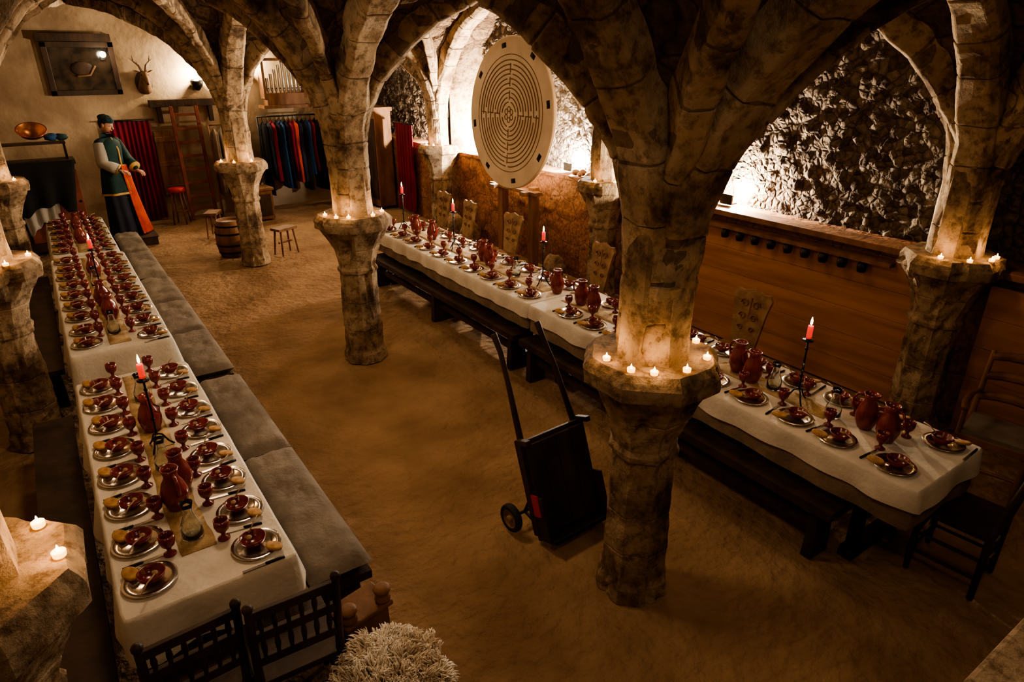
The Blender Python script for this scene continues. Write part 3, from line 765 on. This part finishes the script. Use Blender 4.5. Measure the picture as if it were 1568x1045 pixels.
for (x,m,s) in [(0.24,M_BLUE,0.11),(0.36,M_TEAL,0.10),(0.30,M_YELL,0.07)]:
    bb=MB(); bb.ball((0,0,s*0.62),(s,s*0.9,s*0.52),0,16,fn=lambda d:1+0.25*noise.noise(d*3+Vector((x*9,0,0)))); bb.obj('folded_cloth',[m],loc=(x,13.08,1.72))
def drape(name,m,x0,x1,y,z0,z1,seed):
    V=[];F=[];n=24;r=12
    for j in range(r+1):
        for i in range(n+1):
            t=i/n; u=j/r; bot=z0+0.22*nz(t*4,seed,0,1)+0.12*sin(t*9+seed)
            w=(1-0.25*u)
            x=(x0+x1)/2+(t-.5)*(x1-x0)*w
            V.append((x,y-0.03*sin(t*20+seed)*u-0.02,z1+(bot-z1)*u))
    for j in range(r):
        for i in range(n): a=j*(n+1)+i; F.append((a,a+1,a+n+2,a+n+1))
    b=MB(); b.add(V,F,0,True); o=b.obj(name,[m]); s=o.modifiers.new('s','SOLIDIFY'); s.thickness=0.01
drape('black_cloak',M_BLACK,-0.7,0.45,12.72,0.75,1.47,2.0); drape('white_towel',M_WHITE,-0.45,0.15,12.80,0.45,1.2,4)
b=MB()
for x in (-0.75,0.75):
    b.tube([(x,0,0.02),(x,0,1.85)],0.018,8,0); b.tube([(x,-0.25,0.02),(x,0.25,0.02)],0.018,8,0)
b.tube([(-0.75,0,1.85),(0.75,0,1.85)],0.016,8,0)
mats=[M_IRON,M_NAVY,M_CURT,M_TEAL,M_BLACK,M_ORANGE,M_WHITE,M_BLUE,M_RED,M_YELL]
order=[4,1,2,4,7,4,2,5,1,4,7,2,4,1,6,2]
for k,ci in enumerate(order):
    x=-0.66+k*0.088; L=random.uniform(1.0,1.5); zt=1.78
    pr=[(0.02,0),(0.05,-0.03),(0.2,-0.09),(0.22,-0.2),(0.19,-0.5),(0.22,-0.8),(0.26,-L)]
    MM=Matrix.Translation((x,0,zt))@Matrix.Diagonal((0.2,1,1,1))
    b.lathe(pr,18,mat=ci,M=MM,fn=lambda a,z:1+0.16*sin(a*5+k+z*2))
    b.tube([(x,0,zt),(x,0,zt+0.06),(x,0.02,zt+0.085)],0.004,5,0)
b.obj('costume_rack',mats,loc=(4.45,14.15,0))
b=MB()
mats2=[M_WOOD,M_WHITE,M_BURLAP,M_RUNNER]
b.tube([(-0.35,0,1.75),(0.35,0,1.75)],0.016,8,0)
for x in (-.35,.35): b.tube([(x,0,0),(x,0,1.75)],0.016,8,0); b.tube([(x,-.2,0.015),(x,.2,0.015)],0.016,8,0)
for k,ci in enumerate([2,1,3,2,1]):
    MM=Matrix.Translation((-0.26+k*0.13,0,1.7))@Matrix.Diagonal((0.25,1,1,1))
    b.lathe([(0.02,0),(0.06,-0.03),(0.2,-0.1),(0.2,-0.5),(0.25,-1.25)],18,mat=ci,M=MM,fn=lambda a,z:1+0.15*sin(a*5+k))
b.obj('coat_rack',mats2,loc=(3.12,14.1,0))
b=MB()
b.box((0,0,0.0),(0.95,0.4,0.06),0); b.box((0,0.02,0.14),(0.75,0.3,0.22),0)
for k in range(9):
    h=0.28+0.32*abs(1-abs(k-4)/4.0); x=-0.32+k*0.08
    b.lathe([(0.008,0),(0.03,0.06),(0.03,h),(0.026,h),(0.026,0.1)],12,(x,-0.06,0.25),1); b.box((x,-0.088,0.34),(0.02,0.006,0.02),2)
for x in (-.4,.4): b.box((x,0,0.5),(0.05,0.28,0.7),0)
b.box((0,0,0.87),(0.9,0.32,0.05),0)
b.obj('pipe_organ',[M_WOOD,M_SILVER,M_BLACK],bevel=0.004,loc=(4.35,14.35,2.02))
for (x,z) in [(2.78,2.45),(3.75,2.6)]:
    b=MB(); b.box((0,0.05,0),(0.12,0.04,0.2),0); b.lathe([(0.03,-0.1),(0.1,-0.02),(0.12,0.08),(0.11,0.08),(0.02,-0.08)],18,(0,-0.07,0),0); b.ball((0,-0.07,0.05),0.05,1,10)
    b.obj('wall_sconce',[M_IRON,M_LAMP],loc=(x,YB-0.08,z))
    point('sconce_lamp',(x,YB-0.18,z+0.22),170,(1,0.78,0.50),0.05)
b=MB(); b.lathe([(0.001,0),(0.19,0),(0.225,0.14),(0.235,0.29),(0.225,0.44),(0.19,0.58),(0.17,0.58),(0.17,0.55),(0.001,0.55)],28,mat=0)
for z in (0.08,0.2,0.38,0.5): b.lathe([(0.215 if z in(0.08,0.5) else 0.236,z-0.015),(0.218 if z in(0.08,0.5) else 0.239,z+0.015)],28,mat=1,closed=False)
b.obj('oak_barrel',[M_WOOD,M_IRON],loc=(2.25,11.15,0))
def stool():
    b=MB(); b.box((0,0,0.42),(0.36,0.22,0.04),0)
    for x in (-.12,.12):
        for y in (-.07,.07): b.tube([(x,y,0.41),(x*1.3,y*1.4,0)],[0.018,0.014],8)
    b.box((0,0,0.2),(0.26,0.03,0.03),0)
    return b.mesh('wooden_stool',[M_WOOD])
sm=stool(); place(sm,'wooden_stool',(2.98,10.75,0),0.4,0.004); place(sm,'wooden_stool',(2.3,12.6,0),1.1,0.004)
b=MB(); b.box((0,0,0.3),(0.5,0.35,0.55),0); b.box((0,0,0.6),(0.56,0.4,0.05),0); b.box((0,-0.18,0.3),(0.42,0.015,0.42),1)
b.obj('oak_chest',[M_WOOD,M_WDARK],bevel=0.006,loc=(3.3,13.45,0),rotz=0.1)
b=MB(); b.box((0,0,1.0),(0.35,0.7,1.9),0); b.box((-0.01,0,1.98),(0.42,0.78,0.08),0)
for y in (-.17,.17): b.box((-0.18,y,1.0),(0.02,0.3,1.6),1)
b.obj('tall_wardrobe',[M_WOOD,M_WDARK],bevel=0.006,loc=(5.82,13.3,0))

# ------------------------------------------------------------------ costumed person
PX,PY=0.97,12.95
b=MB(); b.box((0,0,0.065),(0.7,0.7,0.13),0); b.box((0,0,0.135),(0.74,0.74,0.02),0)
b.obj('wooden_podium',[M_WDARK],bevel=0.006,loc=(PX+0.05,PY,0))
per=bpy.data.objects.new('costumed_man',None); SC.collection.objects.link(per); per.location=(PX,PY,0.145); per.rotation_euler=(0,0,0.75); per.scale=(1.08,1.08,1.09)
def skinobj(name,verts,edges,rad,m,parent,sub=2):
    me=bpy.data.meshes.new(name); me.from_pydata(verts,edges,[]); me.materials.append(m)
    o=bpy.data.objects.new(name,me); SC.collection.objects.link(o); o.parent=parent
    s=o.modifiers.new('skin','SKIN'); s.use_smooth_shade=True
    if not me.skin_vertices: 
        return o
    for i,r in enumerate(rad):
        me.skin_vertices[0].data[i].radius=(r,r) if not isinstance(r,tuple) else r
    me.skin_vertices[0].data[0].use_root=True
    u=o.modifiers.new('sub','SUBSURF'); u.levels=sub; u.render_levels=sub
    return o
Vb=[(0,0,0.95),(0,0,1.15),(0,0.0,1.36),(0,-0.015,1.47),(0,-0.03,1.54),
    (-0.17,0,1.40),(-0.24,-0.06,1.13),(-0.16,-0.26,1.02),(0.17,0,1.40),(0.24,-0.05,1.13),(0.20,-0.26,0.98),
    (-0.09,0,0.90),(-0.10,-0.02,0.50),(-0.11,0.02,0.08),(-0.12,-0.13,0.035),(0.09,0,0.90),(0.10,-0.02,0.50),(0.11,0.02,0.08),(0.12,-0.13,0.035)]
Eb=[(0,1),(1,2),(2,3),(3,4),(2,5),(5,6),(6,7),(2,8),(8,9),(9,10),(0,11),(11,12),(12,13),(13,14),(0,15),(15,16),(16,17),(17,18)]
Rb=[(0.15,0.11),(0.13,0.10),(0.16,0.11),0.06,0.055,0.075,0.055,0.04,0.075,0.055,0.04,0.09,0.06,0.045,0.035,0.09,0.06,0.045,0.035]
skinobj('body',Vb,Eb,Rb,M_TEAL,per)
b=MB()
def fold(a,z): return 1+0.07*sin(a*9+z*3)*(1.5-z)/1.0
MM=Matrix.Diagonal((1.0,0.75,1,1))
b.lathe([(0.26,0.02),(0.24,0.4),(0.22,0.75),(0.19,0.98),(0.17,1.08)],54,mat=3,M=MM,fn=fold,closed=False)
b.lathe([(0.26,0.66),(0.23,0.85),(0.19,1.05),(0.185,1.15),(0.20,1.3),(0.19,1.4),(0.10,1.47),(0.07,1.48)],40,mat=1,M=MM,fn=lambda a,z:1+(0.05*sin(a*7) if z<1 else 0),closed=False)
b.lathe([(0.263,0.65),(0.260,0.68)],40,mat=2,M=MM,fn=lambda a,z:1.01+0.05*sin(a*7),closed=False)
b.tube([(0,-0.075,1.47),(0.01,-0.155,1.3),(0.01,-0.15,1.1),(0.02,-0.20,0.70)],0.014,6,2)
b.tube([(0.2*cos(t),0.155*sin(t),1.06) for t in [2*pi*i/20 for i in range(21)]],0.016,6,2)
for s_ in (-1,1):
    e=Vector((s_*0.24,-0.06,1.13)); h=Vector((-0.15 if s_<0 else 0.19,-0.22,1.03))
    b.tube([Vector((s_*0.17,0,1.40)),e,(e+h)/2,h],[0.075,0.085,0.08,0.085],14,1 if s_>0 else 4); b.tube([h,h+(h-e)*0.04],[0.088,0.088],14,2)
V=[];F=[];n=22;r=16
for j in range(r+1):
    u=j/r; z=1.07-1.05*u
    for i in range(n+1):
        t=i/n; ang=-1.75+1.45*t+0.30*u; rad=0.20+0.02+0.22*u**1.5*(0.4+0.6*t)+0.014*sin(i*1.9)*(0.4+u)
        V.append((rad*cos(ang),rad*0.85*sin(ang),z))
for j in range(r):
    for i in range(n): a=j*(n+1)+i; F.append((a,a+1,a+n+2,a+n+1))
b.add(V,F,0,True)
b.obj('robe_and_coat',[M_ORANGE,M_TEAL,M_YELL,M_NAVY,M_WHITE],parent=per)
def hf(d):
    k=1.0
    if d.y<0: k*=1-0.06*max(0,-d.z-0.2)
    if d.z<-0.3: k*=1-0.15*(-d.z-0.3)
    k+= -0.05*math.exp(-((d.z-0.05)**2)/0.01)*(1 if d.y<-0.5 and abs(d.x)>0.12 else 0)
    return k
b=MB(); HC=(0,-0.05,1.65)
MH=Matrix.Translation(HC)@Euler((0.35,0,0.1)).to_matrix().to_4x4()
b.ball((0,0,0),(0.077,0.098,0.118),0,28,M=MH,fn=hf)
b.tube([(0,-0.092,0.02),(0,-0.113,-0.018),(0,-0.095,-0.03)],[0.008,0.014,0.008],8,0,M=MH)
for s_ in (-1,1):
    b.ball((s_*0.03,-0.083,0.012),(0.012,0.008,0.008),5,8,M=MH); b.ball((s_*0.03,-0.0905,0.012),0.0045,1,8,M=MH)
    b.tube([(s_*0.014,-0.094,0.032),(s_*0.045,-0.084,0.034)],0.004,5,1,M=MH)
    b.ball((s_*0.079,0,0.0),(0.01,0.02,0.032),0,10,M=MH)
b.tube([(-0.024,-0.088,-0.055),(0,-0.093,-0.053),(0.024,-0.088,-0.055)],0.005,6,2,M=MH)
b.ball((0,0.022,0.022),(0.085,0.095,0.112),1,20,M=MH)
b.ball((0.01,0.02,0.085),(0.098,0.108,0.055),3,24,M=MH,fn=lambda d:1+0.06*sin(atan2(d.y,d.x)*7)); b.tube([(0.086*cos(t),0.01+0.098*sin(t),0.066) for t in [2*pi*i/20 for i in range(21)]],0.012,8,3,M=MH)
b.obj('head',[M_SKIN,M_HAIR,M_CLAY,M_TEAL,M_YELL,M_WHITE],parent=per)
def hand(name,org,direction,side):
    d=Vector(direction).normalized(); up=Vector((0,0,1)); s=d.cross(up).normalized(); u=s.cross(d)
    b=MB(); o=Vector(org)
    b.tube([o-d*0.03,o,o+d*0.045,o+d*0.085],[0.027,0.03,0.04,0.038],10,0,flat=0.5)
    for k,L in enumerate((0.062,0.075,0.07,0.055)):
        bs=o+d*0.078+s*(0.028-0.0187*k)
        b.tube([bs,bs+d*L*0.4-u*0.006,bs+d*L*0.7-u*0.022,bs+d*L*0.8-u*0.042],[0.0095,0.009,0.008,0.006],8,0)
    t=o+d*0.02+s*0.03*side
    b.tube([t,t+d*0.025+s*0.02*side-u*0.008,t+d*0.055+s*0.022*side-u*0.02],[0.013,0.011,0.008],8,0)
    b.obj(name,[M_SKIN],parent=per)
hand('hand_left',(-0.145,-0.27,1.015),(0.25,-1,-0.3),1); hand('hand_right',(0.185,-0.27,0.975),(-0.2,-1,-0.3),-1)

# ------------------------------------------------------------------ general fill lights (no fixtures, added unseen under the vault to brighten the room)
def area(name,loc,size,e,col,rot=(0,0,0)):
    l=bpy.data.lights.new(name,'AREA'); l.energy=e; l.color=col; l.size=size
    o=bpy.data.objects.new(name,l); o.location=loc; o.rotation_euler=rot; SC.collection.objects.link(o)
WC=(1.0,0.70,0.44)
XA,XB=(GX[0]+GX[1])/2,(GX[1]+GX[2])/2
area('vault_fill',(XA,4.22,3.68),0.6,38,WC)
area('vault_fill',(XA,0.3,3.68),0.5,19,WC)
area('vault_fill',(XB,4.22,3.68),0.6,15,WC)
area('vault_fill',(XA,8.4,3.68),0.5,24,WC)
area('vault_fill',(XB,8.4,3.68),0.5,8,WC)
area('vault_fill',(XB,12.5,3.68),0.4,26,(1,0.76,0.52))  # lights the bright floor patch by the costume rack
area('vault_fill',(XA,12.5,3.68),0.4,4,WC)
area('vault_fill',(XB,0.3,3.68),0.5,5,WC)

w=bpy.data.worlds.new('World'); SC.world=w; w.use_nodes=True
w.node_tree.nodes['Background'].inputs[0].default_value=(0.10,0.06,0.03,1); w.node_tree.nodes['Background'].inputs[1].default_value=0.2

cam=bpy.data.cameras.new('camera'); co=bpy.data.objects.new('camera',cam); SC.collection.objects.link(co)
cam.lens=23.4; cam.sensor_width=36; cam.clip_start=0.05
co.location=(0,0,3.0); co.rotation_euler=(math.radians(90-23.4),0,math.radians(-34.7))
SC.camera=co
